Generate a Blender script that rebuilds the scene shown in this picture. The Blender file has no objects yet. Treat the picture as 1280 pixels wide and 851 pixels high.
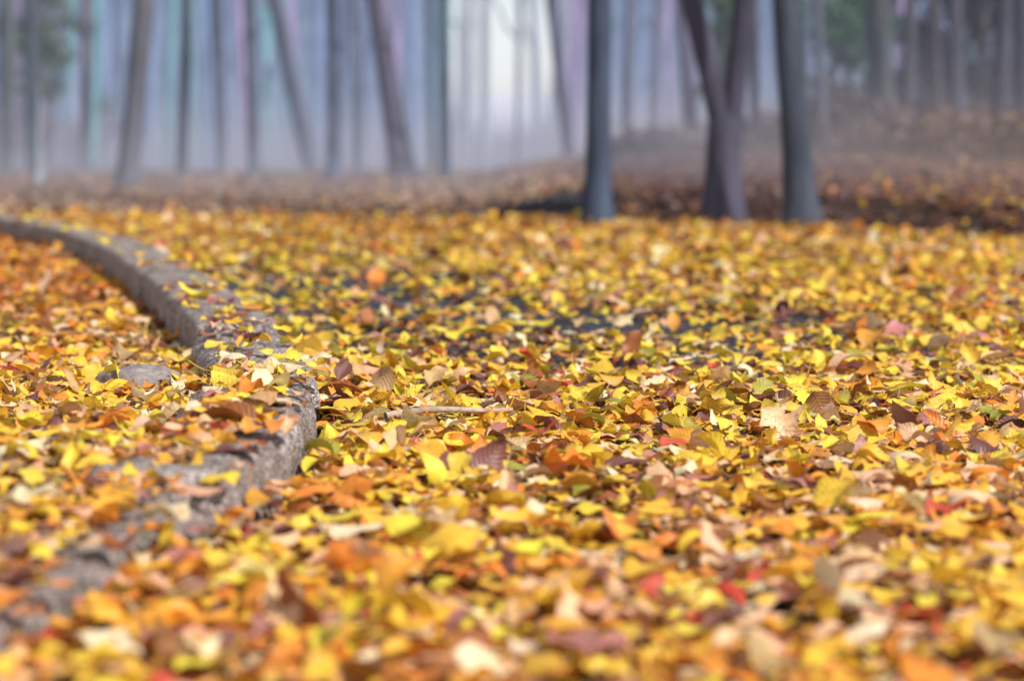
import bpy, bmesh, math, random
import numpy as np
from mathutils import Vector, noise

random.seed(11)
rng = np.random.default_rng(11)
scene = bpy.context.scene
C = scene.collection
R = math.radians

# ------------------------------------------------------------------ camera numbers (photo measured at 1280 x 851)
CAM_H, F_PX, HORIZON = 0.62, 3022.0, 150.0
PITCH = math.atan((425.5 - HORIZON) / F_PX)
FWD = Vector((0, math.cos(PITCH), -math.sin(PITCH)))
UP = Vector((0, math.sin(PITCH), math.cos(PITCH)))


def on_plane(px, py, z=0.0):
    """ground point seen at a photo position, on the level z"""
    d = FWD + Vector((1, 0, 0)) * ((px - 640) / F_PX) + UP * ((425.5 - py) / F_PX)
    t = (z - CAM_H) / d.z
    return Vector((d.x * t, d.y * t, z))


def at_depth(px, py, y):
    d = FWD + Vector((1, 0, 0)) * ((px - 640) / F_PX) + UP * ((425.5 - py) / F_PX)
    t = y / d.y
    return Vector((d.x * t, y, CAM_H + d.z * t))


def project(P):
    """photo position of world points (n,3)"""
    q = P - np.array([0, 0, CAM_H])
    zc = q @ np.array(FWD)
    return 640 + F_PX * q[:, 0] / zc, 425.5 - F_PX * (q @ np.array(UP)) / zc


# ------------------------------------------------------------------ object helpers
def tag(o, label=None, cat=None, group=None, kind=None):
    for k, v in (('label', label), ('category', cat), ('group', group), ('kind', kind)):
        if v:
            o[k] = v
    return o


def empty(name, loc=(0, 0, 0)):
    o = bpy.data.objects.new(name, None)
    o.empty_display_size = 0.1
    o.location = loc
    C.objects.link(o)
    return o


def mesh_obj(name, verts, faces, mat, parent=None, smooth=True, colors=None, uvs=None):
    me = bpy.data.meshes.new(name)
    verts = np.asarray(verts, dtype=np.float32)
    faces = np.asarray(faces, dtype=np.int32)
    nv, nf, k = len(verts), len(faces), faces.shape[1]
    me.vertices.add(nv)
    me.vertices.foreach_set('co', verts.ravel())
    me.loops.add(nf * k)
    me.loops.foreach_set('vertex_index', faces.ravel())
    me.polygons.add(nf)
    me.polygons.foreach_set('loop_start', np.arange(0, nf * k, k, dtype=np.int32))
    me.polygons.foreach_set('loop_total', np.full(nf, k, dtype=np.int32))
    me.polygons.foreach_set('use_smooth', np.full(nf, smooth, dtype=bool))
    if colors is not None:
        a = me.color_attributes.new('tint', 'FLOAT_COLOR', 'POINT')
        a.data.foreach_set('color', np.asarray(colors, dtype=np.float32).ravel())
    if uvs is not None:
        a = me.attributes.new('leafuv', 'FLOAT2', 'POINT')
        a.data.foreach_set('vector', np.asarray(uvs, dtype=np.float32).ravel())
    me.update(calc_edges=True)
    me.materials.append(mat)
    o = bpy.data.objects.new(name, me)
    C.objects.link(o)
    if parent:
        o.parent = parent
    return o


def bm_obj(name, bm, mat, parent=None, smooth=True):
    me = bpy.data.meshes.new(name)
    bm.normal_update()
    bm.to_mesh(me)
    bm.free()
    if smooth:
        me.polygons.foreach_set('use_smooth', [True] * len(me.polygons))
    me.materials.append(mat)
    o = bpy.data.objects.new(name, me)
    C.objects.link(o)
    if parent:
        o.parent = parent
    return o


# ------------------------------------------------------------------ materials
def new_mat(name):
    m = bpy.data.materials.new(name)
    m.use_nodes = True
    m.node_tree.nodes.clear()
    return m, m.node_tree.nodes, m.node_tree.links


def rough_mat(name, c1, c2, scale=8.0, rough=0.9, bump=0.3, bscale=40.0, stretch=(1, 1, 1), c3=None, spec=0.3, dist=0.01):
    m, N, L = new_mat(name)
    out = N.new('ShaderNodeOutputMaterial')
    p = N.new('ShaderNodeBsdfPrincipled')
    p.inputs['Roughness'].default_value = rough
    p.inputs['Specular IOR Level'].default_value = spec
    tc = N.new('ShaderNodeTexCoord')
    mp = N.new('ShaderNodeMapping')
    mp.inputs['Scale'].default_value = stretch
    L.new(tc.outputs['Object'], mp.inputs['Vector'])
    n1 = N.new('ShaderNodeTexNoise')
    n1.inputs['Scale'].default_value = scale
    n1.inputs['Detail'].default_value = 6
    n1.inputs['Roughness'].default_value = 0.65
    L.new(mp.outputs[0], n1.inputs['Vector'])
    cr = N.new('ShaderNodeValToRGB')
    cr.color_ramp.elements[0].position = 0.33
    cr.color_ramp.elements[1].position = 0.68
    cr.color_ramp.elements[0].color = (*c1, 1)
    cr.color_ramp.elements[1].color = (*c2, 1)
    if c3:
        e = cr.color_ramp.elements.new(0.52)
        e.color = (*c3, 1)
    L.new(n1.outputs['Fac'], cr.inputs['Fac'])
    L.new(cr.outputs['Color'], p.inputs['Base Color'])
    n2 = N.new('ShaderNodeTexNoise')
    n2.inputs['Scale'].default_value = bscale
    n2.inputs['Detail'].default_value = 5
    L.new(mp.outputs[0], n2.inputs['Vector'])
    b = N.new('ShaderNodeBump')
    b.inputs['Strength'].default_value = bump
    b.inputs['Distance'].default_value = dist
    L.new(n2.outputs['Fac'], b.inputs['Height'])
    L.new(b.outputs[0], p.inputs['Normal'])
    L.new(p.outputs[0], out.inputs[0])
    return m


def granite_mat():
    m, N, L = new_mat('kerb_granite')
    out = N.new('ShaderNodeOutputMaterial')
    p = N.new('ShaderNodeBsdfPrincipled')
    p.inputs['Roughness'].default_value = 0.75
    p.inputs['Specular IOR Level'].default_value = 0.4
    tc = N.new('ShaderNodeTexCoord')
    # speckle
    v = N.new('ShaderNodeTexVoronoi')
    v.inputs['Scale'].default_value = 260
    L.new(tc.outputs['Object'], v.inputs['Vector'])
    sp = N.new('ShaderNodeSeparateColor')
    L.new(v.outputs['Color'], sp.inputs[0])
    cr = N.new('ShaderNodeValToRGB')
    el = cr.color_ramp.elements
    el[0].position, el[0].color = 0.05, (0.045, 0.042, 0.05, 1)
    el[1].position, el[1].color = 0.95, (0.74, 0.66, 0.59, 1)
    e = el.new(0.35); e.color = (0.26, 0.225, 0.205, 1)
    e = el.new(0.7); e.color = (0.42, 0.365, 0.33, 1)
    L.new(sp.outputs[0], cr.inputs['Fac'])
    # broad staining
    n = N.new('ShaderNodeTexNoise')
    n.inputs['Scale'].default_value = 9
    n.inputs['Detail'].default_value = 7
    n.inputs['Roughness'].default_value = 0.7
    L.new(tc.outputs['Object'], n.inputs['Vector'])
    st = N.new('ShaderNodeValToRGB')
    st.color_ramp.elements[0].position, st.color_ramp.elements[0].color = 0.36, (0.42, 0.36, 0.36, 1)
    st.color_ramp.elements[1].position, st.color_ramp.elements[1].color = 0.62, (0.86, 0.84, 0.86, 1)
    L.new(n.outputs['Fac'], st.inputs['Fac'])
    mx = N.new('ShaderNodeMix'); mx.data_type = 'RGBA'; mx.blend_type = 'MULTIPLY'
    mx.inputs[0].default_value = 1
    L.new(cr.outputs['Color'], mx.inputs[6]); L.new(st.outputs['Color'], mx.inputs[7])
    # moss patches
    n2 = N.new('ShaderNodeTexNoise')
    n2.inputs['Scale'].default_value = 14
    n2.inputs['Detail'].default_value = 5
    L.new(tc.outputs['Object'], n2.inputs['Vector'])
    ms = N.new('ShaderNodeMapRange')
    ms.inputs[1].default_value, ms.inputs[2].default_value = 0.58, 0.70
    ms.inputs[4].default_value = 0.6
    L.new(n2.outputs['Fac'], ms.inputs[0])
    mm = N.new('ShaderNodeMix'); mm.data_type = 'RGBA'
    L.new(ms.outputs[0], mm.inputs[0]); L.new(mx.outputs[2], mm.inputs[6])
    mm.inputs[7].default_value = (0.055, 0.07, 0.03, 1)
    L.new(mm.outputs[2], p.inputs['Base Color'])
    n3 = N.new('ShaderNodeTexNoise')
    n3.inputs['Scale'].default_value = 120
    n3.inputs['Detail'].default_value = 6
    L.new(tc.outputs['Object'], n3.inputs['Vector'])
    b = N.new('ShaderNodeBump')
    b.inputs['Strength'].default_value = 0.7
    b.inputs['Distance'].default_value = 0.006
    L.new(n3.outputs['Fac'], b.inputs['Height'])
    L.new(b.outputs[0], p.inputs['Normal'])
    L.new(p.outputs[0], out.inputs[0])
    return m


def leaf_mat(name='autumn_leaf', veins=True, trans=0.38):
    m, N, L = new_mat(name)
    out = N.new('ShaderNodeOutputMaterial')
    at = N.new('ShaderNodeAttribute'); at.attribute_name = 'tint'
    tc = N.new('ShaderNodeTexCoord')
    n = N.new('ShaderNodeTexNoise')
    n.inputs['Scale'].default_value = 45
    n.inputs['Detail'].default_value = 6
    n.inputs['Roughness'].default_value = 0.7
    L.new(tc.outputs['Object'], n.inputs['Vector'])
    mr = N.new('ShaderNodeMapRange')
    mr.inputs[1].default_value, mr.inputs[2].default_value = 0.3, 0.72
    mr.inputs[3].default_value, mr.inputs[4].default_value = 0.80, 1.16
    L.new(n.outputs['Fac'], mr.inputs[0])
    mul = N.new('ShaderNodeVectorMath'); mul.operation = 'SCALE'
    L.new(at.outputs['Color'], mul.inputs[0]); L.new(mr.outputs[0], mul.inputs['Scale'])
    # broad blotches turning toward orange brown
    nb = N.new('ShaderNodeTexNoise')
    nb.inputs['Scale'].default_value = 24
    nb.inputs['Detail'].default_value = 4
    L.new(tc.outputs['Object'], nb.inputs['Vector'])
    rb_ = N.new('ShaderNodeMapRange')
    rb_.inputs[1].default_value, rb_.inputs[2].default_value = 0.52, 0.72
    rb_.inputs[4].default_value = 0.42
    L.new(nb.outputs['Fac'], rb_.inputs[0])
    dk = N.new('ShaderNodeVectorMath'); dk.operation = 'MULTIPLY'
    L.new(mul.outputs[0], dk.inputs[0]); dk.inputs[1].default_value = (0.86, 0.55, 0.6)
    mbl = N.new('ShaderNodeMix'); mbl.data_type = 'RGBA'
    L.new(rb_.outputs[0], mbl.inputs[0]); L.new(mul.outputs[0], mbl.inputs[6]); L.new(dk.outputs[0], mbl.inputs[7])
    # brown blemishes
    n2 = N.new('ShaderNodeTexNoise')
    n2.inputs['Scale'].default_value = 130
    n2.inputs['Detail'].default_value = 3
    L.new(tc.outputs['Object'], n2.inputs['Vector'])
    m2 = N.new('ShaderNodeMapRange')
    m2.inputs[1].default_value, m2.inputs[2].default_value = 0.63, 0.70
    m2.inputs[4].default_value = 0.75
    L.new(n2.outputs['Fac'], m2.inputs[0])
    mb = N.new('ShaderNodeMix'); mb.data_type = 'RGBA'
    L.new(m2.outputs[0], mb.inputs[0]); L.new(mbl.outputs[2], mb.inputs[6])
    mb.inputs[7].default_value = (0.13, 0.055, 0.02, 1)
    col = mb.outputs[2]
    p = N.new('ShaderNodeBsdfPrincipled')
    p.inputs['Roughness'].default_value = 0.44
    p.inputs['Specular IOR Level'].default_value = 0.45
    t = N.new('ShaderNodeBsdfTranslucent')
    if veins:
        uv = N.new('ShaderNodeAttribute'); uv.attribute_name = 'leafuv'
        sx = N.new('ShaderNodeSeparateXYZ')
        L.new(uv.outputs['Vector'], sx.inputs[0])
        ab = N.new('ShaderNodeMath'); ab.operation = 'ABSOLUTE'
        L.new(sx.outputs[1], ab.inputs[0])
        k = N.new('ShaderNodeMath'); k.operation = 'MULTIPLY_ADD'
        k.inputs[1].default_value = -0.22
        L.new(ab.outputs[0], k.inputs[0]); L.new(sx.outputs[0], k.inputs[2])
        fr = N.new('ShaderNodeMath'); fr.operation = 'MULTIPLY'; fr.inputs[1].default_value = 62.8
        L.new(k.outputs[0], fr.inputs[0])
        sn = N.new('ShaderNodeMath'); sn.operation = 'SINE'
        L.new(fr.outputs[0], sn.inputs[0])
        mid = N.new('ShaderNodeMapRange')
        mid.inputs[1].default_value, mid.inputs[2].default_value = 0.0, 0.10
        mid.inputs[3].default_value, mid.inputs[4].default_value = -1.6, 0.0
        L.new(ab.outputs[0], mid.inputs[0])
        h = N.new('ShaderNodeMath'); h.operation = 'ADD'
        L.new(sn.outputs[0], h.inputs[0]); L.new(mid.outputs[0], h.inputs[1])
        b = N.new('ShaderNodeBump')
        b.inputs['Strength'].default_value = 0.28
        b.inputs['Distance'].default_value = 0.0011
        L.new(h.outputs[0], b.inputs['Height'])
        L.new(b.outputs[0], p.inputs['Normal'])
        vd = N.new('ShaderNodeMapRange')
        vd.inputs[1].default_value, vd.inputs[2].default_value = -1.4, -0.3
        vd.inputs[3].default_value, vd.inputs[4].default_value = 0.84, 1.0
        L.new(h.outputs[0], vd.inputs[0])
        m3 = N.new('ShaderNodeVectorMath'); m3.operation = 'SCALE'
        L.new(col, m3.inputs[0]); L.new(vd.outputs[0], m3.inputs['Scale'])
        col = m3.outputs[0]
    L.new(col, p.inputs['Base Color'])
    L.new(col, t.inputs['Color'])
    ms = N.new('ShaderNodeMixShader'); ms.inputs[0].default_value = trans
    L.new(p.outputs[0], ms.inputs[1]); L.new(t.outputs[0], ms.inputs[2])
    L.new(ms.outputs[0], out.inputs[0])
    return m


M_ASPHALT = rough_mat('asphalt', (0.020, 0.023, 0.034), (0.055, 0.060, 0.080), 120, 0.75, 0.8, 400, dist=0.004)
M_SOIL = rough_mat('bed_soil', (0.035, 0.022, 0.013), (0.10, 0.07, 0.04), 9, 0.95, 0.8, 60, c3=(0.07, 0.05, 0.028))
M_VERGE = rough_mat('verge_litter', (0.07, 0.05, 0.042), (0.20, 0.15, 0.115), 14, 0.95, 0.6, 40, c3=(0.125, 0.095, 0.075))
M_BANK = rough_mat('bank_litter', (0.085, 0.055, 0.05), (0.25, 0.15, 0.10), 7, 0.95, 0.6, 30, c3=(0.15, 0.10, 0.085))
M_HILL = rough_mat('haze_tinted_hillside', (0.075, 0.11, 0.18), (0.145, 0.19, 0.285), 0.35, 1.0, 0.2, 2.0, stretch=(1, 1, 0.25), spec=0.0)  # blue tone is distance haze put into the base colour
M_GRANITE = granite_mat()
M_DARKSTONE = rough_mat('dark_kerb', (0.03, 0.03, 0.04), (0.075, 0.075, 0.095), 10, 0.9, 0.5, 60)
M_STONE = rough_mat('bed_rock', (0.13, 0.105, 0.10), (0.38, 0.33, 0.31), 30, 0.85, 0.6, 150, c3=(0.24, 0.205, 0.20), dist=0.004)
M_STICK = rough_mat('bleached_wood', (0.26, 0.18, 0.13), (0.56, 0.44, 0.34), 60, 0.8, 0.5, 200, stretch=(0.15, 1, 1), dist=0.003)
M_TWIG = rough_mat('dark_twig', (0.05, 0.03, 0.022), (0.12, 0.08, 0.055), 60, 0.8, 0.4, 200)
M_GRASS = rough_mat('grass_blade', (0.05, 0.09, 0.02), (0.14, 0.16, 0.05), 20, 0.7, 0.1, 50)
M_LEAF = leaf_mat('autumn_leaf', True, 0.18)
M_LEAF_FAR = leaf_mat('autumn_leaf_distant', False, 0.18)
M_POLE = rough_mat('galvanised_pole', (0.19, 0.225, 0.26), (0.27, 0.31, 0.35), 6, 0.5, 0.05, 40, stretch=(1, 1, 0.3), spec=0.5)


def bark(name, c):
    d = tuple(0.62 * x for x in c)
    l = tuple(min(1, 1.3 * x) for x in c)
    return rough_mat(name, d, l, 9, 0.95, 0.7, 24, stretch=(1, 1, 0.16), spec=0.15, dist=0.02)


# ------------------------------------------------------------------ the levels of the ground
def smooth(a, b, x):
    t = np.clip((x - a) / (b - a), 0, 1)   # a > b gives a falling step
    return t * t * (3 - 2 * t)


def road_end(x):
    """how far out the road runs at x"""
    return 15.0 - 0.10 * x - 0.40 * np.clip(x, 0, 2.5) ** 2


# road-side edge of the kerb on its top face, traced from far to near
KH = 0.13
edge_px = [(-330, 252), (-210, 257), (-100, 261), (0, 267), (50, 272), (100, 280), (150, 292), (200, 310), (250, 335),
           (292, 362), (332, 388), (366, 415), (388, 440), (397, 462), (394, 485), (378, 512), (348, 536), (305, 560), (268, 580),
           (215, 606), (150, 640), (75, 676), (0, 707), (-120, 752), (-300, 815)]
edge = np.array([on_plane(x, y, KH)[:2] for x, y in edge_px])


def catmull(P, n=14):
    out = []
    for i in range(len(P) - 1):
        p0, p1, p2, p3 = P[max(i - 1, 0)], P[i], P[i + 1], P[min(i + 2, len(P) - 1)]
        for k in range(n):
            t = k / n
            out.append(0.5 * (2 * p1 + (p2 - p0) * t + (2 * p0 - 5 * p1 + 4 * p2 - p3) * t * t + (3 * p1 - p0 - 3 * p2 + p3) * t ** 3))
    out.append(P[-1])
    return np.array(out)


curve = catmull(edge)
seg = np.linalg.norm(np.diff(curve, axis=0), axis=1)
arc = np.concatenate([[0], np.cumsum(seg)])
S = np.arange(0, arc[-1], 0.02)
curve = np.stack([np.interp(S, arc, curve[:, k]) for k in range(2)], 1)
for _ in range(12):
    curve[1:-1] = 0.25 * curve[:-2] + 0.5 * curve[1:-1] + 0.25 * curve[2:]
tang = np.gradient(curve, axis=0)
tang /= np.linalg.norm(tang, axis=1)[:, None]
nrm = np.stack([tang[:, 1], -tang[:, 0]], 1)          # to the bed (travelling toward the camera, bed on the right hand of travel)
KW = 0.205
# is the bed side the negative-x side near the camera?
if nrm[len(nrm) // 2 + 200 if len(nrm) > 600 else -50][0] > 0:
    nrm = -nrm


def kerb_offset(x, y):
    """signed distance from the road-side edge: positive into the bed"""
    P = np.stack([x, y], 1)
    out = np.empty(len(P))
    sub = slice(None, None, 4)
    cc, nn = curve[sub], nrm[sub]
    for a in range(0, len(P), 4000):
        q = P[a:a + 4000]
        d2 = ((q[:, None, :] - cc[None]) ** 2).sum(2)
        i = d2.argmin(1)
        out[a:a + 4000] = ((q - cc[i]) * nn[i]).sum(1)
    return out


def bed_level(y):
    return 0.055 - 0.065 * smooth(3.7, 6.3, y)


def verge_level(x, y):
    e = road_end(x)
    k = smooth(-0.45, 0.55, x) * 0.14 + 0.02
    step = smooth(0.0, 0.12 + 0.5 * smooth(0.55, 0.8, x), y - e) * k
    bank = smooth(0.5, 2.4, x) * smooth(0, 9, y - e - 0.1) * 0.22
    return step + bank


def ground_level(x, y):
    z = verge_level(x, y)
    crest = smooth(22.5, 40, y) * (1.6 + 0.4 * smooth(0.5, 3, x))
    return z - crest


# ------------------------------------------------------------------ setting sheets
def sheet(name, xs, ys, zf, mat):
    X, Y = np.meshgrid(xs, ys)
    Z = zf(X.ravel(), Y.ravel())
    V = np.stack([X.ravel(), Y.ravel(), Z], 1)
    nx, ny = len(xs), len(ys)
    i = np.arange((ny - 1) * (nx - 1))
    a = (i // (nx - 1)) * nx + i % (nx - 1)
    F = np.stack([a, a + 1, a + nx + 1, a + nx], 1)
    return mesh_obj(name, V, F, mat)


tag(sheet('ground', np.concatenate([np.linspace(-600, -14, 16), np.linspace(-12, 12, 97), np.linspace(14, 600, 16)]),
          np.concatenate([np.linspace(-80, 10, 12), np.linspace(10.2, 26, 80), np.linspace(27, 60, 24), np.linspace(70, 900, 20)]),
          lambda x, y: ground_level(x, y) - 0.03 + 0.03 * smooth(0.10, 0.3, y - road_end(x)), M_VERGE), kind='structure')

# road: strip from behind the camera to the far kerb
xs = np.linspace(-11, 11, 111)
us = np.linspace(0, 1, 60)
X = np.repeat(xs[None], len(us), 0)
Y = -4 + (road_end(xs)[None] + 0.06 + 4) * us[:, None]
V = np.stack([X.ravel(), Y.ravel(), np.full(X.size, 0.0)], 1)
nx = len(xs)
ii = np.arange((len(us) - 1) * (nx - 1))
aa = (ii // (nx - 1)) * nx + ii % (nx - 1)
tag(mesh_obj('road', V, np.stack([aa, aa + 1, aa + nx + 1, aa + nx], 1), M_ASPHALT), kind='structure')

# planting bed: strips from the kerb's inner face outward to the left
inner = curve + nrm * (KW - 0.03)
rows = [0.0, 0.05, 0.15, 0.35, 0.7, 1.2, 2.0, 3.5, 6.0]
V, n = [], len(inner[::4])
for r in rows:
    P = inner[::4] + np.stack([np.full(n, -r), np.zeros(n)], 1) * 1.0
    z = bed_level(P[:, 1])
    z = z + np.array([0.012 * noise.noise((a * 3, b * 3, 2.0)) for a, b in P]) + 0.004
    V.append(np.column_stack([P, z]))
V = np.concatenate(V)
F = [(k * n + i, k * n + i + 1, (k + 1) * n + i + 1, (k + 1) * n + i) for k in range(len(rows) - 1) for i in range(n - 1)]
tag(mesh_obj('soil', V, F, M_SOIL), kind='structure')

# far hillside, distance haze painted into its blue colour, with a dip where the sky comes through
def hillside(name, dist, floor, gap_c, gap_w, gap_top, top0, seed, mat, rough=1.0, power=4):
    a_px = np.linspace(-1500, 2800, 420)
    V, steps = [], [(-50, 0.0), (-32, 0.35), (-17, 0.7), (-7, 0.9), (0, 1.0), (60, 0.7)]
    for dd, k in steps:
        for px in a_px:
            gap = math.exp(-abs((px - gap_c) / gap_w) ** power)
            top = top0 + (gap_top - top0) * gap + rough * (12 * noise.noise((px * 0.02, seed, 0)) + 14 * noise.noise((px * 0.09, 3, seed)))
            ztop = CAM_H + (HORIZON - top) / F_PX * dist
            V.append(((px - 640) / F_PX * (dist + dd), dist + dd, floor + (ztop - floor) * k))
    n = len(a_px)
    F = [(k * n + i, k * n + i + 1, (k + 1) * n + i + 1, (k + 1) * n + i) for k in range(len(steps) - 1) for i in range(n - 1)]
    return tag(mesh_obj(name, V, F, mat), kind='structure')


M_HILL_FAR = rough_mat('pale_far_hillside', (0.56, 0.57, 0.66), (0.72, 0.73, 0.80), 0.2, 1.0, 0.1, 2.0, stretch=(1, 1, 0.25), spec=0.0)  # pale colour stands in for thicker haze farther off
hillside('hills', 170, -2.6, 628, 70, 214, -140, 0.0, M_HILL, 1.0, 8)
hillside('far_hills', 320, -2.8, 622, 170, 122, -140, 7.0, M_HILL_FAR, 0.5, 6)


# ------------------------------------------------------------------ kerbs
def kerb_block(name, s0, s1, mat, parent, rng_, h=KH, w=KW, sink=0.0, tilt=0.0, rough=0.006, roundness=0.028):
    """one stone of the kerb between two arc lengths: a rounded, worn bar that follows the curve"""
    nseg = max(6, int((s1 - s0) / 0.025))
    sec = []
    r = roundness
    nper = 6
    pts = []
    def arc_pts(cx, cz, a0, a1):
        return [(cx + r * math.cos(a), cz + r * math.sin(a)) for a in np.linspace(a0, a1, nper)]
    pts += [(0.0, -0.08), (0.0, -0.02), (0.0, h * 0.4)]
    pts += [(p[0], p[1]) for p in arc_pts(r, h - r, math.pi, math.pi / 2)]
    pts += [(w * q, h) for q in (0.3, 0.42, 0.55, 0.68)]
    pts += [(p[0], p[1]) for p in arc_pts(w - r, h - r, math.pi / 2, 0)]
    pts += [(w, h * 0.45), (w, -0.02), (w, -0.08)]
    pts = np.array(pts)
    V = []
    off = rng_.uniform(-0.008, 0.008)
    ph = rng_.uniform(0, 50)
    for i in range(nseg + 1):
        s = s0 + (s1 - s0) * i / nseg
        k = s / 0.02
        i0 = int(min(k, len(curve) - 2)); f = k - i0
        c = curve[i0] * (1 - f) + curve[i0 + 1] * f
        nn = nrm[i0]
        e = min(i, nseg - i) / nseg * (s1 - s0)
        rnd = 0.022 * math.exp(-e / 0.022)               # worn ends
        for (u, z) in pts:
            uu = u + off + (rnd if u < w * 0.2 else (-rnd if u > w * 0.8 else 0)) * 0.6
            zz = z - sink + tilt * (u - w) - (rnd if z > h * 0.6 else 0)
            x, y = c[0] + nn[0] * uu, c[1] + nn[1] * uu
            q = Vector((x * 14 + ph, y * 14, zz * 14))
            dn = noise.noise(q) * rough + noise.noise(q * 3.1) * rough * 0.22
            dn2 = noise.noise(q + Vector((7, 3, 1))) * rough + noise.noise(q * 3.1 + Vector((2, 9, 4))) * rough * 0.22
            V.append((x + nn[0] * dn, y + nn[1] * dn, zz + (dn2 if z > -0.01 else 0)))
    m = len(pts)
    F = [(i * m + j, i * m + j + 1, (i + 1) * m + j + 1, (i + 1) * m + j) for i in range(nseg) for j in range(m - 1)]
    bm = bmesh.new()
    bv = [bm.verts.new(v) for v in V]
    for f in F:
        bm.faces.new([bv[j] for j in f])
    bm.faces.new([bv[j] for j in range(m)])
    bm.faces.new([bv[nseg * m + j] for j in reversed(range(m))])
    bmesh.ops.recalc_face_normals(bm, faces=bm.faces)
    return bm_obj(name, bm, mat, parent)


kerb = empty('stone_kerb', (curve[len(curve) // 2][0], curve[len(curve) // 2][1], 0))
tag(kerb, 'curved rough grey granite kerb edging the leaf filled planting bed', 'kerb')
kerb_loc = Vector(kerb.location)
total = S[-1]
# arc position of the bend and of the near stones
def arc_at(px, py):
    p = np.array(on_plane(px, py, KH)[:2])
    return S[((curve - p) ** 2).sum(1).argmin()]
joints = [0.0]
while joints[-1] + 1.0 < arc_at(292, 362):
    joints.append(joints[-1] + 0.98)
for q in ((292, 362), (352, 403), (397, 462), (372, 518), (272, 578), (180, 622), (40, 690)):
    s = arc_at(*q)
    if s - joints[-1] > 0.2:
        joints.append(s)
while joints[-1] + 0.55 < total:
    joints.append(joints[-1] + 0.5)
joints.append(total)
krng = np.random.default_rng(5)
for a, b in zip(joints[:-1], joints[1:]):
    near = curve[min(int(a / 0.02), len(curve) - 1)][1] < 6.2
    o = kerb_block('kerb_stone', a + 0.007, b - 0.007, M_GRANITE, kerb, krng,
                   h=KH - 0.018 - 0.03 * float(smooth(3.9, 3.1, curve[min(int(a / 0.02), len(curve) - 1)][1])) + krng.uniform(-0.012, 0.008) if near else KH,
                   tilt=krng.uniform(0.0, 0.06) if near else 0.0,
                   rough=0.013 if near else 0.005, roundness=0.042 if near else 0.018,
                   w=KW + (krng.uniform(0, 0.03) if near else 0))
    o.location = -kerb_loc

# far kerb whose face rises out of the road towards the big trunk
fk = empty('sloping_kerb', (0.1, 15.0, 0))
tag(fk, 'dark low kerb wedge rising from the road towards the thick dark trunk', 'kerb')
for (x0, x1) in ((-0.55, 0.0), (0.006, 0.36), (0.366, 0.64)):
    xs_ = np.linspace(x0, x1, 12)
    sec = [(-0.06, -0.05), (-0.055, 0.75), (-0.035, 0.97), (0.0, 1.0), (0.10, 1.0), (0.12, 0.95), (0.125, -0.05)]
    V = []
    for x in xs_:
        hh = 0.03 + 0.15 * float(smooth(-0.55, 0.62, np.array([x]))[0])
        for dy, k in sec:
            V.append((x - 0.1, road_end(np.array([x]))[0] + dy - 15.0, k * hh if k > 0 else -0.05))
    m = len(sec)
    F = [(i * m + j, (i + 1) * m + j, (i + 1) * m + j + 1, i * m + j + 1) for i in range(len(xs_) - 1) for j in range(m - 1)]
    bm = bmesh.new()
    bv = [bm.verts.new(v) for v in V]
    for f in F:
        bm.faces.new([bv[j] for j in f])
    bm.faces.new([bv[j] for j in range(m)])
    bm.faces.new([bv[(len(xs_) - 1) * m + j] for j in reversed(range(m))])
    bmesh.ops.recalc_face_normals(bm, faces=bm.faces)
    bm_obj('kerb_stone', bm, M_DARKSTONE, fk, smooth=False)


# ------------------------------------------------------------------ leaves
PAL = {   # albedo
    'lemon yellow': (0.95, 0.71, 0.07), 'golden yellow': (0.95, 0.56, 0.055), 'amber': (0.86, 0.39, 0.045),
    'cream': (0.94, 0.77, 0.47), 'tan': (0.62, 0.40, 0.18), 'russet brown': (0.36, 0.13, 0.035), 'dark plum brown': (0.20, 0.075, 0.06),
    'orange': (0.85, 0.30, 0.04), 'scarlet': (0.66, 0.10, 0.05), 'peach': (0.94, 0.57, 0.33), 'olive': (0.40, 0.36, 0.05),
    'dusty pink': (0.50, 0.22, 0.18), 'grey tan': (0.50, 0.39, 0.29), 'mauve brown': (0.22, 0.13, 0.12)}
NAMES = list(PAL)
PALA = np.array([PAL[k] for k in NAMES])


def weights(**kw):
    w = np.array([kw.get(k.replace(' ', '_'), 0.0) for k in NAMES], dtype=float)
    return w / w.sum()


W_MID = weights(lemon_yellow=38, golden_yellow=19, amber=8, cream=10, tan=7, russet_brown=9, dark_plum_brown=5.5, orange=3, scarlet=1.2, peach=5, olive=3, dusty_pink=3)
W_NEAR_GLOW = weights(lemon_yellow=12, golden_yellow=36, amber=13, cream=9, tan=4, russet_brown=5, dark_plum_brown=2, orange=11, scarlet=3.2, peach=17, dusty_pink=3)  # orange and peach shares put a warm glow into the leaf colours
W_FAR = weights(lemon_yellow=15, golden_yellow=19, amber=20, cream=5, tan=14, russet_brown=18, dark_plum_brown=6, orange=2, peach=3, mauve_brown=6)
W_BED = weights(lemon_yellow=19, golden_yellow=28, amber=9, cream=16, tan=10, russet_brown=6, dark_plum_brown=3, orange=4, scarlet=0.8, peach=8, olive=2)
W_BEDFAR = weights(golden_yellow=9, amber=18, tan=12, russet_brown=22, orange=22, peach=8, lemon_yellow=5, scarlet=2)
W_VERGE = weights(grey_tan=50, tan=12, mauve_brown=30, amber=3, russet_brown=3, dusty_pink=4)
W_BANK = weights(mauve_brown=66, russet_brown=6, grey_tan=4, amber=1, dark_plum_brown=24)  # mauve and plum shares paint dim haze into the bank leaves


def fbm(x, y, sc, seed):
    return np.array([noise.fractal((a * sc, b * sc, seed), 1.0, 2.0, 3) for a, b in zip(x, y)])


def pick(W):
    """W (n, k) rows of weights -> colour class"""
    c = np.cumsum(W, 1)
    c /= c[:, -1:]
    return (rng.random((len(W), 1)) > c).sum(1).clip(0, W.shape[1] - 1)


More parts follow.
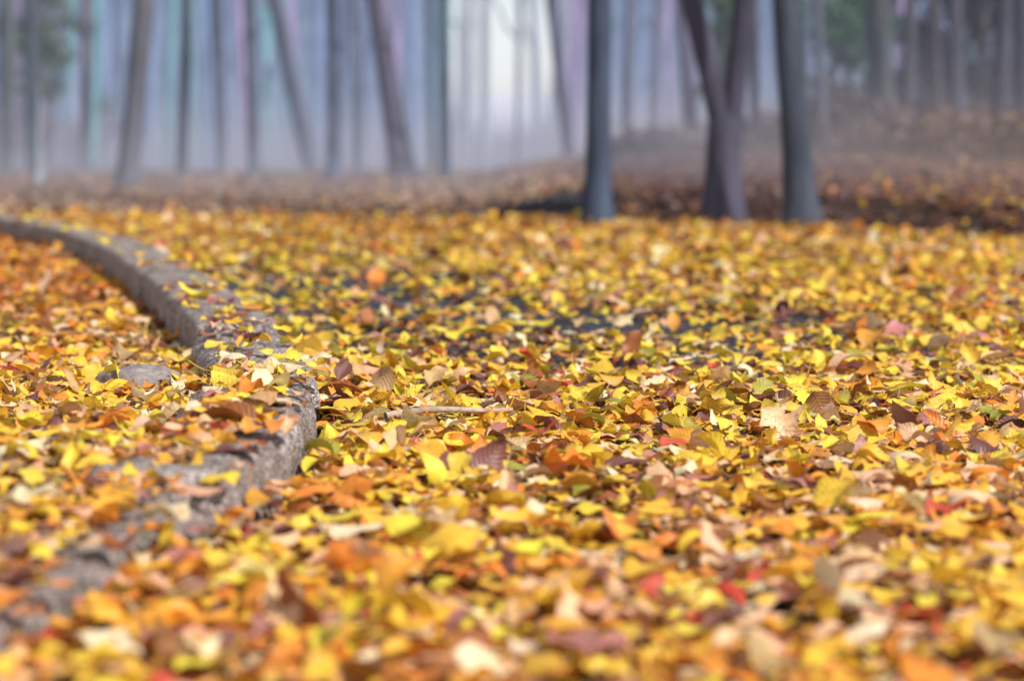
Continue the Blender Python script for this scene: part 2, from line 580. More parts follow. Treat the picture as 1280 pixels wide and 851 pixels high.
def scatter(y0, y1, dens, margin=0.35):
    """positions over the wedge in front of the camera"""
    hw = lambda y: 0.2118 * y * 1.06 + margin
    A = (hw(y0) + hw(y1)) * (y1 - y0)
    n = int(A * dens)
    y = []
    while len(y) < n:
        t = rng.uniform(y0, y1, n)
        keep = rng.uniform(0, hw(y1), n) < hw(t)
        y.extend(t[keep])
    y = np.array(y[:n])
    x = rng.uniform(-1, 1, n) * hw(y)
    return x, y


def leaves_from(x, y):
    """the parameters of leaves at x, y"""
    n = len(x)
    off = kerb_offset(x, y)
    in_bed = off > KW * 0.98
    on_kerb = (off > -0.012) & ~in_bed
    e = road_end(x)
    on_verge = (y > e + 0.08) & ~in_bed & ~on_kerb
    keep = np.ones(n, bool)
    # bare patches of asphalt, the kerb's top nearly bare
    g = fbm(x, y, 1.1, 3.3)
    g2 = fbm(x, y, 4.2, 8.1)
    hole = np.exp(-(((x + 0.80) / 0.75) ** 2 + ((y - 9.0) / 1.9) ** 2)) * 0.92 + np.exp(-(((x - 0.2) / 1.5) ** 2 + ((y - 6.9) / 1.7) ** 2)) * 0.72 + np.exp(-(((x + 0.35) / 0.13) ** 2 + ((y - 3.26) / 0.12) ** 2)) * 0.95 + np.exp(-(((x - 0.05) / 0.10) ** 2 + ((y - 3.28) / 0.07) ** 2)) * 0.8
    pk = np.clip(1.05 - hole - 0.75 * np.clip(g2 + 0.05, 0, 1) - 0.35 * np.clip(g, 0, 1), 0.13, 1)
    road = ~(in_bed | on_kerb | on_verge)
    # low drift against the kerb on the road side
    drift = np.exp(-np.clip(-off, 0, 9) / 0.14) * (y < 6)
    pk = np.clip(pk + drift, 0, 1)
    keep &= ~(road & (rng.random(n) > pk))
    kk = np.where(y > 7.3, 0.05, np.where(off > 0.07, 0.85, 0.10) + 0.3 * 0.45 * smooth(3.6, 2.9, y))
    kk = np.where((y > 4.9) & (y < 7.3), np.where(off > 0.06, 0.11, 0.04), kk)
    keep &= ~(on_kerb & (rng.random(n) > kk))
    keep &= ~(on_verge & (rng.random(n) > np.where(y - e < 1.0, 1.0, 0.75)))
    gb = fbm(x, y, 2.2, 5.0)
    keep &= ~(in_bed & (rng.random(n) > np.clip(1.12 - 0.9 * np.clip(gb, 0, 1), 0.2, 1)))
    x, y, off, in_bed, on_kerb, on_verge, road, g2, drift = [a[keep] for a in (x, y, off, in_bed, on_kerb, on_verge, road, g2, drift)]
    n = len(x)
    # base height
    z = np.where(in_bed, bed_level(y) + 0.008, 0.0)
    z = np.where(on_kerb, KH + 0.002 - 0.017 * smooth(6.3, 5.6, y) - 0.03 * smooth(3.9, 3.1, y), z)
    z = np.where(on_verge, verge_level(x, y), z)
    layer = rng.random(n)
    pile = np.where(road, 0.032 + 0.025 * np.clip(-g2, 0, 1), 0.03)
    pile = np.where(on_kerb, 0.006, pile)
    pile = np.where(on_verge, 0.04, pile)
    pile = np.where(in_bed, 0.04, pile)
    pile = pile + drift * road * (0.02 + 0.012 * smooth(3.6, 3.0, y))
    # lumpiness that keeps the drift from being one plane
    # colours
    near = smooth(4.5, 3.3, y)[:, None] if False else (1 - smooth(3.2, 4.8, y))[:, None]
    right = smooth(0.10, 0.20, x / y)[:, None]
    near = np.clip(near + 0.55 * right * (1 - smooth(9, 12, y))[:, None], 0, 1)  # the painted warm glow spreads up the right side too
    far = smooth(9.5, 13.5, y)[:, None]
    W = W_MID[None] * (1 - near) * (1 - far) + W_NEAR_GLOW[None] * near * (1 - far) + W_FAR[None] * far
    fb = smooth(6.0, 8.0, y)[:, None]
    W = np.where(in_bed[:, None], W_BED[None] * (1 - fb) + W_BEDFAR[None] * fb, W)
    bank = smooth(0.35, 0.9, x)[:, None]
    warm_glow = smooth(0.11, 0.2, x / y)[:, None] * 0.25  # same glow, coloured into the bank leaves
    W = np.where(on_verge[:, None], W_VERGE[None] * (1 - bank) + (W_BANK[None] * (1 - warm_glow) + W_FAR[None] * warm_glow) * bank, W)
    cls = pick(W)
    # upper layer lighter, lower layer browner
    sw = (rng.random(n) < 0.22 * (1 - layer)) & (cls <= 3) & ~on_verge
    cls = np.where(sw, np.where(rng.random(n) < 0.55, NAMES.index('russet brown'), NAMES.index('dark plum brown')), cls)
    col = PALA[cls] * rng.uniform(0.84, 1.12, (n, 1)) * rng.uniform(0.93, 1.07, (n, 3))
    col = col * np.where(on_verge, 1 - 0.15 * bank[:, 0] * (1 - 0.5 * warm_glow[:, 0]), 1)[:, None]  # bank leaves darkened in colour for shade and haze
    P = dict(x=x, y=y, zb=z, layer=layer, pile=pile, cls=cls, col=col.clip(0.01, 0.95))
    P['L'] = np.clip(rng.normal(0.058, 0.016, n) + (rng.random(n) < 0.05) * 0.03, 0.026, 0.125)
    P['asp'] = np.clip(rng.normal(0.29, 0.05, n), 0.17, 0.42)
    P['lob'] = (rng.random(n) < 0.10)
    P['yaw'] = rng.uniform(0, 2 * math.pi, n)
    nr = 1 - smooth(3.4, 4.8, y)
    tilt = np.abs(rng.normal(0, 0.21, n)) * (1 - 0.35 * nr)
    up = rng.random(n) < 0.095 - 0.04 * nr
    tilt = np.where(up, rng.uniform(0.5, 1.15, n), tilt)
    tilt = np.where(on_kerb, tilt * 0.35, tilt)
    P['tilt'] = tilt
    P['tdir'] = rng.uniform(0, 2 * math.pi, n)
    P['curl'] = rng.normal(0.0, 1.05, n)            # bend along the length
    P['fold'] = rng.normal(0.12, 0.42, n)          # fold along the midrib
    P['wav'] = rng.uniform(0.0, 0.08, n)
    P['ph'] = rng.uniform(0, 6.28, n)
    P['tw'] = rng.normal(0, 0.35, n)
    P['tip'] = rng.uniform(0.55, 1.15, n)
    P['ser'] = rng.uniform(0.02, 0.07, n)
    P['flip'] = rng.random(n) < 0.35
    P['stem'] = rng.random(n) < 0.6
    return P


def sub(P, m):
    return {k: v[m] for k, v in P.items()}


def blades(P, nu, nv, stem=True, serr=True):
    """vertices, quads, colours and leaf coordinates of every leaf in P"""
    n = len(P['x'])
    u = np.linspace(0, 1, nu)[None, :, None]
    v = np.linspace(-1, 1, nv)[None, None, :]
    g = lambda k: P[k][:, None, None].astype(float)
    L = g('L')
    w = g('asp') * (np.sin(np.pi * np.clip(u, 0.0, 1.0) ** g('tip')) ** 0.80)
    w = w + 0.012 * (1 - u)
    lob = g('lob')
    w = w * (1 + lob * (0.55 * np.cos(u * 18.85 + 1.2) * (u > 0.12)))
    if serr:
        z = np.where(np.arange(nu) % 2 == 0, 1.0, -1.0)[None, :, None]
        w = w * (1 + g('ser') * z * (np.abs(v) > 0.9))
    else:
        w = w * np.ones_like(v)
    sw = w * v
    lx = (u - 0.5) * np.ones_like(v)
    # bend along the length: arc of angle curl
    k = g('curl') + 1e-3
    bx = np.sin(k * lx) / k
    bz = (1 - np.cos(k * lx)) / k
    fold = g('fold')
    ly = sw * np.cos(fold)
    lz = np.abs(sw) * np.sin(fold) + g('wav') * np.sin(u * 11 + g('ph')) * v ** 2 + g('wav') * 0.6 * np.sin(u * 7 + 2 * g('ph')) * v
    tw = g('tw') * lx * 2
    ly, lz = ly * np.cos(tw) - lz * np.sin(tw), ly * np.sin(tw) + lz * np.cos(tw)
    # follow the bend
    ca, sa = np.cos(k * lx), np.sin(k * lx)
    px = bx - lz * sa
    pz = bz + lz * ca
    Q = np.stack([px * L, ly * L, pz * L], -1).reshape(n, nu * nv, 3)
    tint = np.ones((n, nu, nv, 1)) * P['col'][:, None, None, :]
    # edges and tip drier and browner
    dry = np.clip((np.abs(v) ** 3) * 0.42 + (u > 0.86) * 0.30, 0, 1) * np.ones((n, nu, nv))
    tint = tint * (1 - dry[..., None] * np.array([0.25, 0.45, 0.5]))
    tint = tint.reshape(n, nu * nv, 3)
    uv = np.stack([np.broadcast_to(u, (n, nu, nv)), np.broadcast_to(v, (n, nu, nv))], -1).reshape(n, nu * nv, 2)
    a = (np.arange(nu - 1)[:, None] * nv + np.arange(nv - 1)[None]).ravel()
    F = np.stack([a, a + 1, a + nv + 1, a + nv], 1)
    if stem:   # leaf stalk, a thin bent strip
        m = 4
        t = np.linspace(0, 1, m)[None, :]
        l = (0.42 * P['stem'] + 0.02)[:, None]
        k1 = P['curl'][:, None] + 1e-3
        sx = np.sin(k1 * -0.5) / k1 - t * l
        sz = (1 - np.cos(k1 * 0.5)) / k1 + t * l * 0.25 * np.sin(P['ph'])[:, None] * 2 * t
        sy = 0.12 * t ** 2 * np.cos(P['ph'])[:, None]
        st = []
        for s in (-0.011, 0.011):
            st.append(np.stack([sx, sy + s, sz + 0.004], -1) * P['L'][:, None, None])
        base = nu * nv
        Q = np.concatenate([Q, st[0], st[1]], 1)
        sc = np.ones((n, 2 * m, 1)) * (P['col'] * np.array([0.85, 0.7, 0.8]))[:, None, :]
        tint = np.concatenate([tint, sc], 1)
        uv = np.concatenate([uv, np.full((n, 2 * m, 2), 0.5)], 1)
        b = base + np.arange(m - 1)
        F = np.concatenate([F, np.stack([b, b + 1, b + m + 1, b + m], 1)])
    # flip over, yaw, tilt
    fl = np.where(P['flip'], -1.0, 1.0)[:, None]
    Q[..., 2] *= fl
    Q[..., 1] *= fl
    cy, sy_ = np.cos(P['yaw'])[:, None], np.sin(P['yaw'])[:, None]
    X, Y = Q[..., 0] * cy - Q[..., 1] * sy_, Q[..., 0] * sy_ + Q[..., 1] * cy
    Z = Q[..., 2]
    cd, sd = np.cos(P['tdir'])[:, None], np.sin(P['tdir'])[:, None]
    ct, st_ = np.cos(P['tilt'])[:, None], np.sin(P['tilt'])[:, None]
    p, q = X * cd + Y * sd, -X * sd + Y * cd
    p, Z = p * ct - Z * st_, p * st_ + Z * ct
    X, Y = p * cd - q * sd, p * sd + q * cd
    # rest on the litter: most of the leaf above its layer
    nb = nu * nv
    low = Z[:, :nb].min(1)
    z0 = P['zb'] + 0.002 + P['layer'] * P['pile'] - low * 0.72 - 0.004
    z0 = np.maximum(z0, P['zb'] + 0.0015 - low * (P['layer'] < 0.2))
    W = np.stack([X + P['x'][:, None], Y + P['y'][:, None], Z + z0[:, None]], -1)
    W[..., 2] = np.maximum(W[..., 2], (P['zb'] + 0.001)[:, None])
    if P.get('pet') is None:
        pass
    tint = np.concatenate([tint, np.ones(tint.shape[:2] + (1,))], -1)
    return W, F, tint, uv


def pack(name, sets, mat):
    VV, FF, CC, UU, b = [], [], [], [], 0
    for (W, F, T, U) in sets:
        n, k = W.shape[:2]
        VV.append(W.reshape(-1, 3)); CC.append(T.reshape(-1, 4)); UU.append(U.reshape(-1, 2))
        FF.append((F[None] + (np.arange(n) * k)[:, None, None]).reshape(-1, 4) + b)
        b += n * k
    return mesh_obj(name, np.concatenate(VV), np.concatenate(FF), mat, colors=np.concatenate(CC), uvs=np.concatenate(UU))


A = leaves_from(*scatter(2.15, 6.6, 1900, 0.45))
B = leaves_from(*scatter(6.6, 11.0, 1250))
D = leaves_from(*scatter(11.0, 17.6, 850))
ex, ey = scatter(12.0, 16.4, 700)
nm = (ey > road_end(ex) - 0.1) & (ey < road_end(ex) + 1.0) & (ex > 0.6)
ex2, ey2 = scatter(17.6, 27.0, 400)
E = leaves_from(np.concatenate([ex2, ex[nm]]), np.concatenate([ey2, ey[nm]]))

# the 300 leaves that show largest become objects of their own
q = np.stack([A['x'], A['y'], A['zb'] + A['pile']], 1)
sx, sy = project(q)
inside = (sx > 10) & (sx < 1270) & (sy > 300) & (sy < 838)
size = A['L'] ** 2 * (0.5 + A['asp']) / A['y'] ** 2 * inside * (A['layer'] > 0.86) * np.where(np.isin(A['cls'], [NAMES.index('dark plum brown'), NAMES.index('russet brown')]), 0.6, 1.0)
single = np.zeros(len(size), bool)
single[np.argsort(-size)[:300]] = True
A['layer'] = np.where(single, 1.12, A['layer'])
rest = sub(A, ~single)
pack('fallen_leaves', [blades(rest, 11, 5), blades(B, 7, 3, serr=False)], M_LEAF)['kind'] = 'stuff'
# the carpet goes on beside the strip the camera sees
wx, wy = scatter(2.0, 17.5, 760, 2.1)
wm = np.abs(wx) > 0.2118 * wy * 1.06 + np.where(wy < 6.6, 0.45, 0.35)
G = leaves_from(wx[wm], wy[wm])
pack('distant_fallen_leaves', [blades(G, 5, 3, stem=False, serr=False), blades(D, 5, 3, stem=False, serr=False), blades(E, 4, 3, stem=False, serr=False)], M_LEAF_FAR)['kind'] = 'stuff'
one = sub(A, single)
W, F, T, U = blades(one, 15, 7)
sxo, syo = sx[single], sy[single]
koff = kerb_offset(one['x'], one['y'])


def row_words(y):
    for lim, w in ((585, 'in the sharp road middle'), (640, 'just before the sharp middle'), (690, 'level with the kerb end'),
                   (740, 'in the soft road drift'), (790, 'near the lower edge'), (2000, 'on the bottom edge')):
        if y < lim:
            return w


def col_words(x):
    for lim, w in ((160, 'below the kerb'), (320, 'just past the kerb'), (480, 'off the kerb'), (640, 'before the middle'), (800, 'below the thick trunk'), (960, 'under the V fork'),
                   (1120, 'toward the shrubs'), (5000, 'farthest from the kerb')):
        if x < lim:
            return w


info = []
for i in range(len(sxo)):
    pose = 'upright' if one['tilt'][i] > 0.5 else ('curled' if abs(one['curl'][i]) > 1.1 else ('folded' if abs(one['fold'][i]) > 0.42 else 'flat'))
    shape = 'lobed' if one['lob'][i] else ('narrow' if one['asp'][i] < 0.25 else ('broad' if one['asp'][i] > 0.33 else 'oval'))
    place = row_words(syo[i])
    if koff[i] > KW:
        place = 'on the bed behind the kerb'
    elif koff[i] > -0.01:
        place = 'lying on the stone kerb'
    info.append((NAMES[one['cls'][i]], pose, shape, place, col_words(sxo[i])))
seen = {}
ORD = ['', 'second ', 'third ', 'fourth ', 'fifth ', 'sixth ', 'seventh ', 'eighth ']
k = W.shape[1]
for i in np.argsort(sxo):
    c, pose, shape, place, col = info[i]
    key = info[i]
    j = seen.get(key, 0)
    seen[key] = j + 1
    cen = np.array([one['x'][i], one['y'][i], one['zb'][i]])
    o = mesh_obj('fallen_leaf', W[i] - cen, F, M_LEAF, colors=T[i], uvs=U[i])
    o.location = cen
    tag(o, f'{ORD[min(j, 7)]}{pose} {shape} {c} leaf {place}, {col}', 'leaf', 'large leaves lying loose on the litter')


# ------------------------------------------------------------------ small things lying about
def rock(name, loc, size, seed, mat):
    bm = bmesh.new()
    bmesh.ops.create_icosphere(bm, subdivisions=4, radius=1)
    for v in bm.verts:
        d = v.co.normalized()
        f = 1 + 0.22 * noise.noise(d * 1.6 + Vector((seed, 0, 0))) + 0.09 * noise.noise(d * 4 + Vector((seed, 5, 0))) + 0.04 * noise.noise(d * 11)
        v.co = Vector((d.x * f * size[0], d.y * f * size[1], max(d.z * f, -0.5) * size[2]))
    o = bm_obj(name, bm, mat)
    o.location = loc
    return o


def bar(pts, rad, sides=8):
    V, F = [], []
    P = [Vector(p) for p in pts]
    for i, p in enumerate(P):
        t = (P[min(i + 1, len(P) - 1)] - P[max(i - 1, 0)]).normalized()
        a = t.cross(Vector((0, 0, 1)))
        if a.length < 1e-3:
            a = Vector((1, 0, 0))
        a.normalize()
        b = a.cross(t)
        r = rad[i]
        for k in range(sides):
            w = 2 * math.pi * k / sides
            rr = r * (1 + 0.10 * noise.noise((p.x * 3 + math.cos(w) * 1.5, p.y * 3 + math.sin(w) * 1.5, p.z * 2.0)))
            V.append(p + (a * math.cos(w) + b * math.sin(w)) * rr)
    for i in range(len(P) - 1):
        for k in range(sides):
            k2 = (k + 1) % sides
            F.append((i * sides + k, i * sides + k2, (i + 1) * sides + k2, (i + 1) * sides + k))
    return V, F


p = on_plane(172, 478, 0.07)
tag(rock('flat_rock', (p.x, p.y, 0.070), (0.10, 0.085, 0.036), 3.0, M_STONE), 'flat grey rock poking out of the leaves behind the kerb bend', 'rock')
p = on_plane(98, 552, 0.085)
tag(rock('flat_rock', (p.x, p.y, 0.072), (0.075, 0.06, 0.030), 9.0, M_STONE), 'low brownish rock half buried in bed leaves near the lower kerb', 'rock')
p = on_plane(655, 268, 0.0)
tag(rock('pale_stone', (p.x, p.y, 0.04), (0.075, 0.06, 0.055), 6.0, M_STONE), 'small pale stone at the foot of the dark kerb wedge', 'stone')

a = on_plane(482, 520, 0.05); b = on_plane(640, 508, 0.05)
V, F = bar([a.lerp(b, t) + Vector((0, 0, 0.006 * math.sin(t * 5))) for t in np.linspace(0, 1, 14)], [0.008 * (1 - 0.45 * t) for t in np.linspace(0, 1, 14)], 10)
tag(mesh_obj('dead_stick', V, F, M_STICK), 'pale brown stick lying among leaves in the middle of the road', 'stick')
a = on_plane(335, 468, 0.125); b = on_plane(392, 492, 0.118)
V, F = bar([a.lerp(b, t) + Vector((0, 0, 0.012 * math.sin(t * 3.1))) for t in np.linspace(0, 1, 12)], [0.0028 - 0.0012 * t for t in np.linspace(0, 1, 12)], 6)
tag(mesh_obj('dry_twig', V, F, M_TWIG), 'thin dark twig lying across the granite kerb at its bend', 'twig')

# grass in the bed: uncountable
V, F = [], []
for _ in range(700):
    px, py = random.gauss(70, 55), random.gauss(368, 16)
    p = on_plane(px, py, 0.03)
    p.z = float(bed_level(np.array([p.y]))[0]) + 0.004
    hgt, an, ln = random.uniform(0.03, 0.075), random.uniform(0, 6.28), random.uniform(0.0, 0.04)
    dx, dy = math.cos(an) * 0.002, math.sin(an) * 0.002
    b = len(V)
    for t in (0, 0.5, 1):
        w = 1 - 0.9 * t
        c = p + Vector((math.sin(an) * ln * t * t, math.cos(an) * ln * t * t, hgt * t))
        V += [c + Vector((dx * w, dy * w, 0)), c - Vector((dx * w, dy * w, 0))]
    F += [(b, b + 1, b + 3, b + 2), (b + 2, b + 3, b + 5, b + 4)]
tag(mesh_obj('grass', V, F, M_GRASS), kind='stuff')


# ------------------------------------------------------------------ trees
def trunk_path(base, top, h, wob, seed, n=16):
    P = []
    for t in np.linspace(0, 1, n):
        c = base + (top - base) * (t * h / max(top.z - base.z, 1e-3))
        c = Vector(c)
        c.x += wob * noise.noise((t * 4, seed, 0)) * min(1, t * 3)
        c.y += wob * noise.noise((t * 4, seed, 9)) * min(1, t * 3)
        P.append(c)
    return P


def tree(name, px_b, py_b, px_t, w_b, w_t, col, label, group=None, y=None, h=8.0, branches=5, seed=0.0, fork=None, wob=0.03, cat='tree'):
    """a bare autumn tree: its trunk runs through two photo positions at the distance y"""
    if y is None:
        y = F_PX * (CAM_H - 0.05) / (py_b - HORIZON)
    gz = float(ground_level(np.array([(px_b - 640) / F_PX * y]), np.array([y]))[0])
    base = at_depth(px_b, HORIZON + (CAM_H - gz) / y * F_PX, y)
    base.z = gz - 0.05
    top = at_depth(px_t, 0, y + random.uniform(-0.1, 0.1))
    root = empty(name, (base.x, y, gz))
    m = bark(name + '_bark', col)  # col carries bluish distance haze painted into the bark
    rb, rt = w_b / F_PX * y / 2, w_t / F_PX * y / 2
    zt = top.z
    rnd = random.Random(seed * 77 + px_b)
    org = Vector(root.location)

    def add(nm, path, rad, sides, par):
        V, F = bar([q - org for q in path], rad, sides)
        return mesh_obj(nm, V, F, m, par)
    if fork is None:
        P = trunk_path(base, top, h, wob, seed)
        rad = []
        for q in P:
            z = q.z - gz
            r = rb + (rt - rb) * min(1, max(0, z) / (zt - gz))
            if q.z > zt:
                r = rt * max(0.12, 1 - (q.z - zt) / h)
            rad.append(r * (1 + 0.6 * math.exp(-max(z, 0) / (0.9 * rb + 0.05))))
        # extra rings at the foot
        P2, R2 = [], []
        for t in (0, 0.03, 0.06, 0.1, 0.16, 0.25):
            q = P[0].lerp(P[1], t / 0.25 * 0.9)
            z = max(0, q.z - gz)
            P2.append(q); R2.append((rb + (rt - rb) * min(1, z / (zt - gz))) * (1 + 0.6 * math.exp(-z / (0.9 * rb + 0.05))))
        P, rad = P2 + P[1:], R2 + rad[1:]
        tr = add('trunk', P, rad, 14, root)
        stems = [(P, rad)]
    else:
        fz, tops = fork
        fp = base.lerp(top, (fz) / (top.z - base.z))
        P = [base.lerp(fp, t) for t in (0, 0.1, 0.2, 0.35, 0.55, 0.8, 1.0)]
        rad = [(rb + (rt * 1.5 - rb) * t ** 1.5) * (1 + 0.45 * math.exp(-max(0, q.z - gz) / (0.9 * rb + 0.04))) for q, t in zip(P, (0, 0.1, 0.2, 0.35, 0.55, 0.8, 1.0))]
        ax = (top - base).normalized()
        P += [fp + ax * 0.05, fp + ax * 0.10, fp + ax * 0.15]
        rad += [rt * 1.15, rt * 0.75, rt * 0.2]
        tr = add('trunk', P, rad, 16, root)
        stems = []
        for tx in tops:
            tp = at_depth(tx, 0, y)
            start = fp - (tp - fp).normalized() * 0.22 + Vector(((1 if tx > px_b else -1) * rt * 0.8, 0, 0))
            path = [start + (tp - start) * t for t in np.linspace(0, h / max(tp.z - fp.z, 0.1) * 0.8, 18)]
            for j, q in enumerate(path):
                q.x += 0.05 * noise.noise((j * 0.4, tx * 0.1, seed))
            rd = [max(rt * (1.17 - 0.06 * j), 0.02) for j in range(18)]
            add('stem', path, rd, 12, root)
            stems.append((path, rd))
    for j in range(branches):
        P, rad = stems[j % len(stems)]
        i = rnd.randint(len(P) // 2, len(P) - 2)
        s, r0 = P[i], rad[i] * 0.5
        an = rnd.uniform(0, 6.28)
        ln = rnd.uniform(1.2, 2.6)
        path = [s + Vector((math.cos(an) * ln * t, math.sin(an) * ln * t, ln * (0.75 * t + 0.3 * t * t))) + Vector((0.12 * noise.noise((t * 5, j, seed)), 0.12 * noise.noise((t * 5, j, seed + 4)), 0)) for t in np.linspace(0, 1, 9)]
        add('branch', path, [max(0.008, r0 * (1 - 0.9 * t)) for t in np.linspace(0, 1, 9)], 7, tr)
    return tag(root, label, cat, group)


SL = (0.045, 0.058, 0.090)     # slate bark in shade
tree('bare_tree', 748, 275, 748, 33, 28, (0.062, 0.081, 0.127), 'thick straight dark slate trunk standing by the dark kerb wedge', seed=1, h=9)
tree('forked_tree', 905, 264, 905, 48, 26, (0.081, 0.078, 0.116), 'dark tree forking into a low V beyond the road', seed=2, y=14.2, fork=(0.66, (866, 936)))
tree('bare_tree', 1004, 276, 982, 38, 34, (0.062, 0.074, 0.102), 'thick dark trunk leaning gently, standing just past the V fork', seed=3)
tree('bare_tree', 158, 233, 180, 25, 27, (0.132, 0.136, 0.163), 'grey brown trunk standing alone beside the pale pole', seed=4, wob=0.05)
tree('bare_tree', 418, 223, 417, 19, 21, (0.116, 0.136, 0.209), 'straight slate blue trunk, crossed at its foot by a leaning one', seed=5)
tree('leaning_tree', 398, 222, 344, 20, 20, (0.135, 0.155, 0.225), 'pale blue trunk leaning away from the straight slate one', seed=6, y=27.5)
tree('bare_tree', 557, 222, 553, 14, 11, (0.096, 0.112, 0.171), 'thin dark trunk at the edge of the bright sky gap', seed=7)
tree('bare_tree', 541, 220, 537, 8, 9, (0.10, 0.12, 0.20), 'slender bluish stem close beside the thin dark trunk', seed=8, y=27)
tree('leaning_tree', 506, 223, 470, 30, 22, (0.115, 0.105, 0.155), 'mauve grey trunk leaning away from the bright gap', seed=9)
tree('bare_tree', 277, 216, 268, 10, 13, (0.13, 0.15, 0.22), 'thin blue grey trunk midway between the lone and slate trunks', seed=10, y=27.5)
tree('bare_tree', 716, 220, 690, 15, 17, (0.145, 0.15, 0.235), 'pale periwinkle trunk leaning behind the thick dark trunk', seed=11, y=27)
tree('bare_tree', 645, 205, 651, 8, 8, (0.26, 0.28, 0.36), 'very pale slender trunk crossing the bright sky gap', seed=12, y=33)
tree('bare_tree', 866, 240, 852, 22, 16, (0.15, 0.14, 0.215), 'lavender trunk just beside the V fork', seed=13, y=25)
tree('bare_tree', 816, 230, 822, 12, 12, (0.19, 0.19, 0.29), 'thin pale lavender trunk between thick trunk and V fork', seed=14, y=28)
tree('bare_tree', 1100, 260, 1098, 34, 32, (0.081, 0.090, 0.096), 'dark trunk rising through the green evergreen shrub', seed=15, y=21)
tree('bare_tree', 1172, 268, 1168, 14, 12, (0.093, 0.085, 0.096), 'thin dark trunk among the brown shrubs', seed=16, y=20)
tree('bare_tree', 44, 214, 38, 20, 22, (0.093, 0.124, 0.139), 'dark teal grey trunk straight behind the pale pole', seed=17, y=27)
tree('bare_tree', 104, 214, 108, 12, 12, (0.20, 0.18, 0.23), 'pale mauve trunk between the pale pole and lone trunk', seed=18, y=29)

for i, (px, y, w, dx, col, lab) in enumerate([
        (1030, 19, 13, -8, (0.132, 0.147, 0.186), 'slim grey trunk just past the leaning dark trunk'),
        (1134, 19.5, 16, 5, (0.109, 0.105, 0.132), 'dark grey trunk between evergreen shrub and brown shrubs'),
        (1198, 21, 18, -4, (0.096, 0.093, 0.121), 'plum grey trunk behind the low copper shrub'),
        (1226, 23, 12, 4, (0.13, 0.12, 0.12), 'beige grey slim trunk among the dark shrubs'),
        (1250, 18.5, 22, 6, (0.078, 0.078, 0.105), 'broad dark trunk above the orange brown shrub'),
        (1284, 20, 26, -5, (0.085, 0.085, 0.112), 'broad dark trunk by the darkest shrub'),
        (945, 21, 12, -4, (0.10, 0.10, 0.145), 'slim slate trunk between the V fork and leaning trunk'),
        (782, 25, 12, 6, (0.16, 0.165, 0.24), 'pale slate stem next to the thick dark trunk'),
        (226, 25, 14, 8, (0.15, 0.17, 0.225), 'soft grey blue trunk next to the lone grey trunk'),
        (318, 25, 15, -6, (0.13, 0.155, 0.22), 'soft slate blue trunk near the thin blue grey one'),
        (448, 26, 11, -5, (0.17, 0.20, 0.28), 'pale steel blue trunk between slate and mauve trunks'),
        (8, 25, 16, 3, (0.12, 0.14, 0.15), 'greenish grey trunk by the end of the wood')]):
    tree('bare_tree', px, 230, px + dx, w, w * 0.95, col, lab, seed=60 + i, y=y, branches=3)

# slim trees farther in, haze painted into their bark colours, every one its own
haze_hues = [((0.22, 0.30, 0.50), 'pale blue'), ((0.18, 0.38, 0.44), 'pale teal'), ((0.36, 0.27, 0.48), 'pale lavender'), ((0.08, 0.10, 0.19), 'slate blue'), ((0.40, 0.43, 0.52), 'whitish')]
place_list = []
r2 = random.Random(4)
px = -150
while px < 1420:
    px += r2.uniform(14, 27)
    if 568 < px < 700 and r2.random() < 0.86:
        continue
    place_list.append(px)
marks = [(48, 'behind the pale pole'), (160, 'behind the lone grey trunk'), (277, 'near the thin blue grey trunk'), (418, 'behind the straight slate trunk'), (506, 'behind the mauve leaning trunk'),
         (630, 'inside the bright gap'), (748, 'behind the thick dark trunk'), (905, 'behind the V fork'), (1004, 'behind the leaning dark trunk'), (1100, 'behind the evergreen shrub'), (1230, 'behind the brown shrubs')]
place_list += [556, 567, 575, 676, 686, 697]
cnt = {}
for i, px in enumerate(place_list):
    col, hn = haze_hues[r2.randrange(4) if not (560 < px < 700) else 4]
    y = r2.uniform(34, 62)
    w = r2.uniform(5, 15)
    mk = min(marks, key=lambda q: abs(q[0] - px))[1]
    how = r2.choice(['slim', 'slender', 'thin', 'narrow'])
    c = cnt.get((hn, mk), 0); cnt[(hn, mk)] = c + 1
    lab = f'{ORD[min(c, 7)]}{how} misty {hn} tree trunk far {mk}'
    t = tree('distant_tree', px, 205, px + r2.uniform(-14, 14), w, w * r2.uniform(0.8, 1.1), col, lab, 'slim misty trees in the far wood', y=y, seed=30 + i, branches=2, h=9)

# pale metal pole with its flange
p = on_plane(48, 236)
pole = empty('metal_pole', (p.x, p.y, 0))
tag(pole, 'pale grey metal lamp pole with thicker sleeve at its foot', 'pole')
V, F = bar([(0, 0, z) for z in (0.30, 1.0, 2.0, 3.5, 5.0)], [0.040, 0.039, 0.037, 0.034, 0.030], 20)
mesh_obj('shaft', V, F, M_POLE, pole)
V, F = bar([(0, 0, z) for z in (0.0, 0.02, 0.03, 0.26, 0.30, 0.32)], [0.075, 0.075, 0.058, 0.056, 0.050, 0.040], 20)
mesh_obj('sleeve', V, F, M_POLE, pole)


# ------------------------------------------------------------------ shrubs
def foliage_mat(name, c):
    m, N, L = new_mat(name)
    out = N.new('ShaderNodeOutputMaterial')
    p = N.new('ShaderNodeBsdfPrincipled'); p.inputs['Roughness'].default_value = 0.6
    t = N.new('ShaderNodeBsdfTranslucent')
    at = N.new('ShaderNodeAttribute'); at.attribute_name = 'tint'
    L.new(at.outputs['Color'], p.inputs['Base Color']); L.new(at.outputs['Color'], t.inputs['Color'])
    ms = N.new('ShaderNodeMixShader'); ms.inputs[0].default_value = 0.3
    L.new(p.outputs[0], ms.inputs[1]); L.new(t.outputs[0], ms.inputs[2]); L.new(ms.outputs[0], out.inputs[0])
    return m


M_FOL = foliage_mat('shrub_foliage', None)


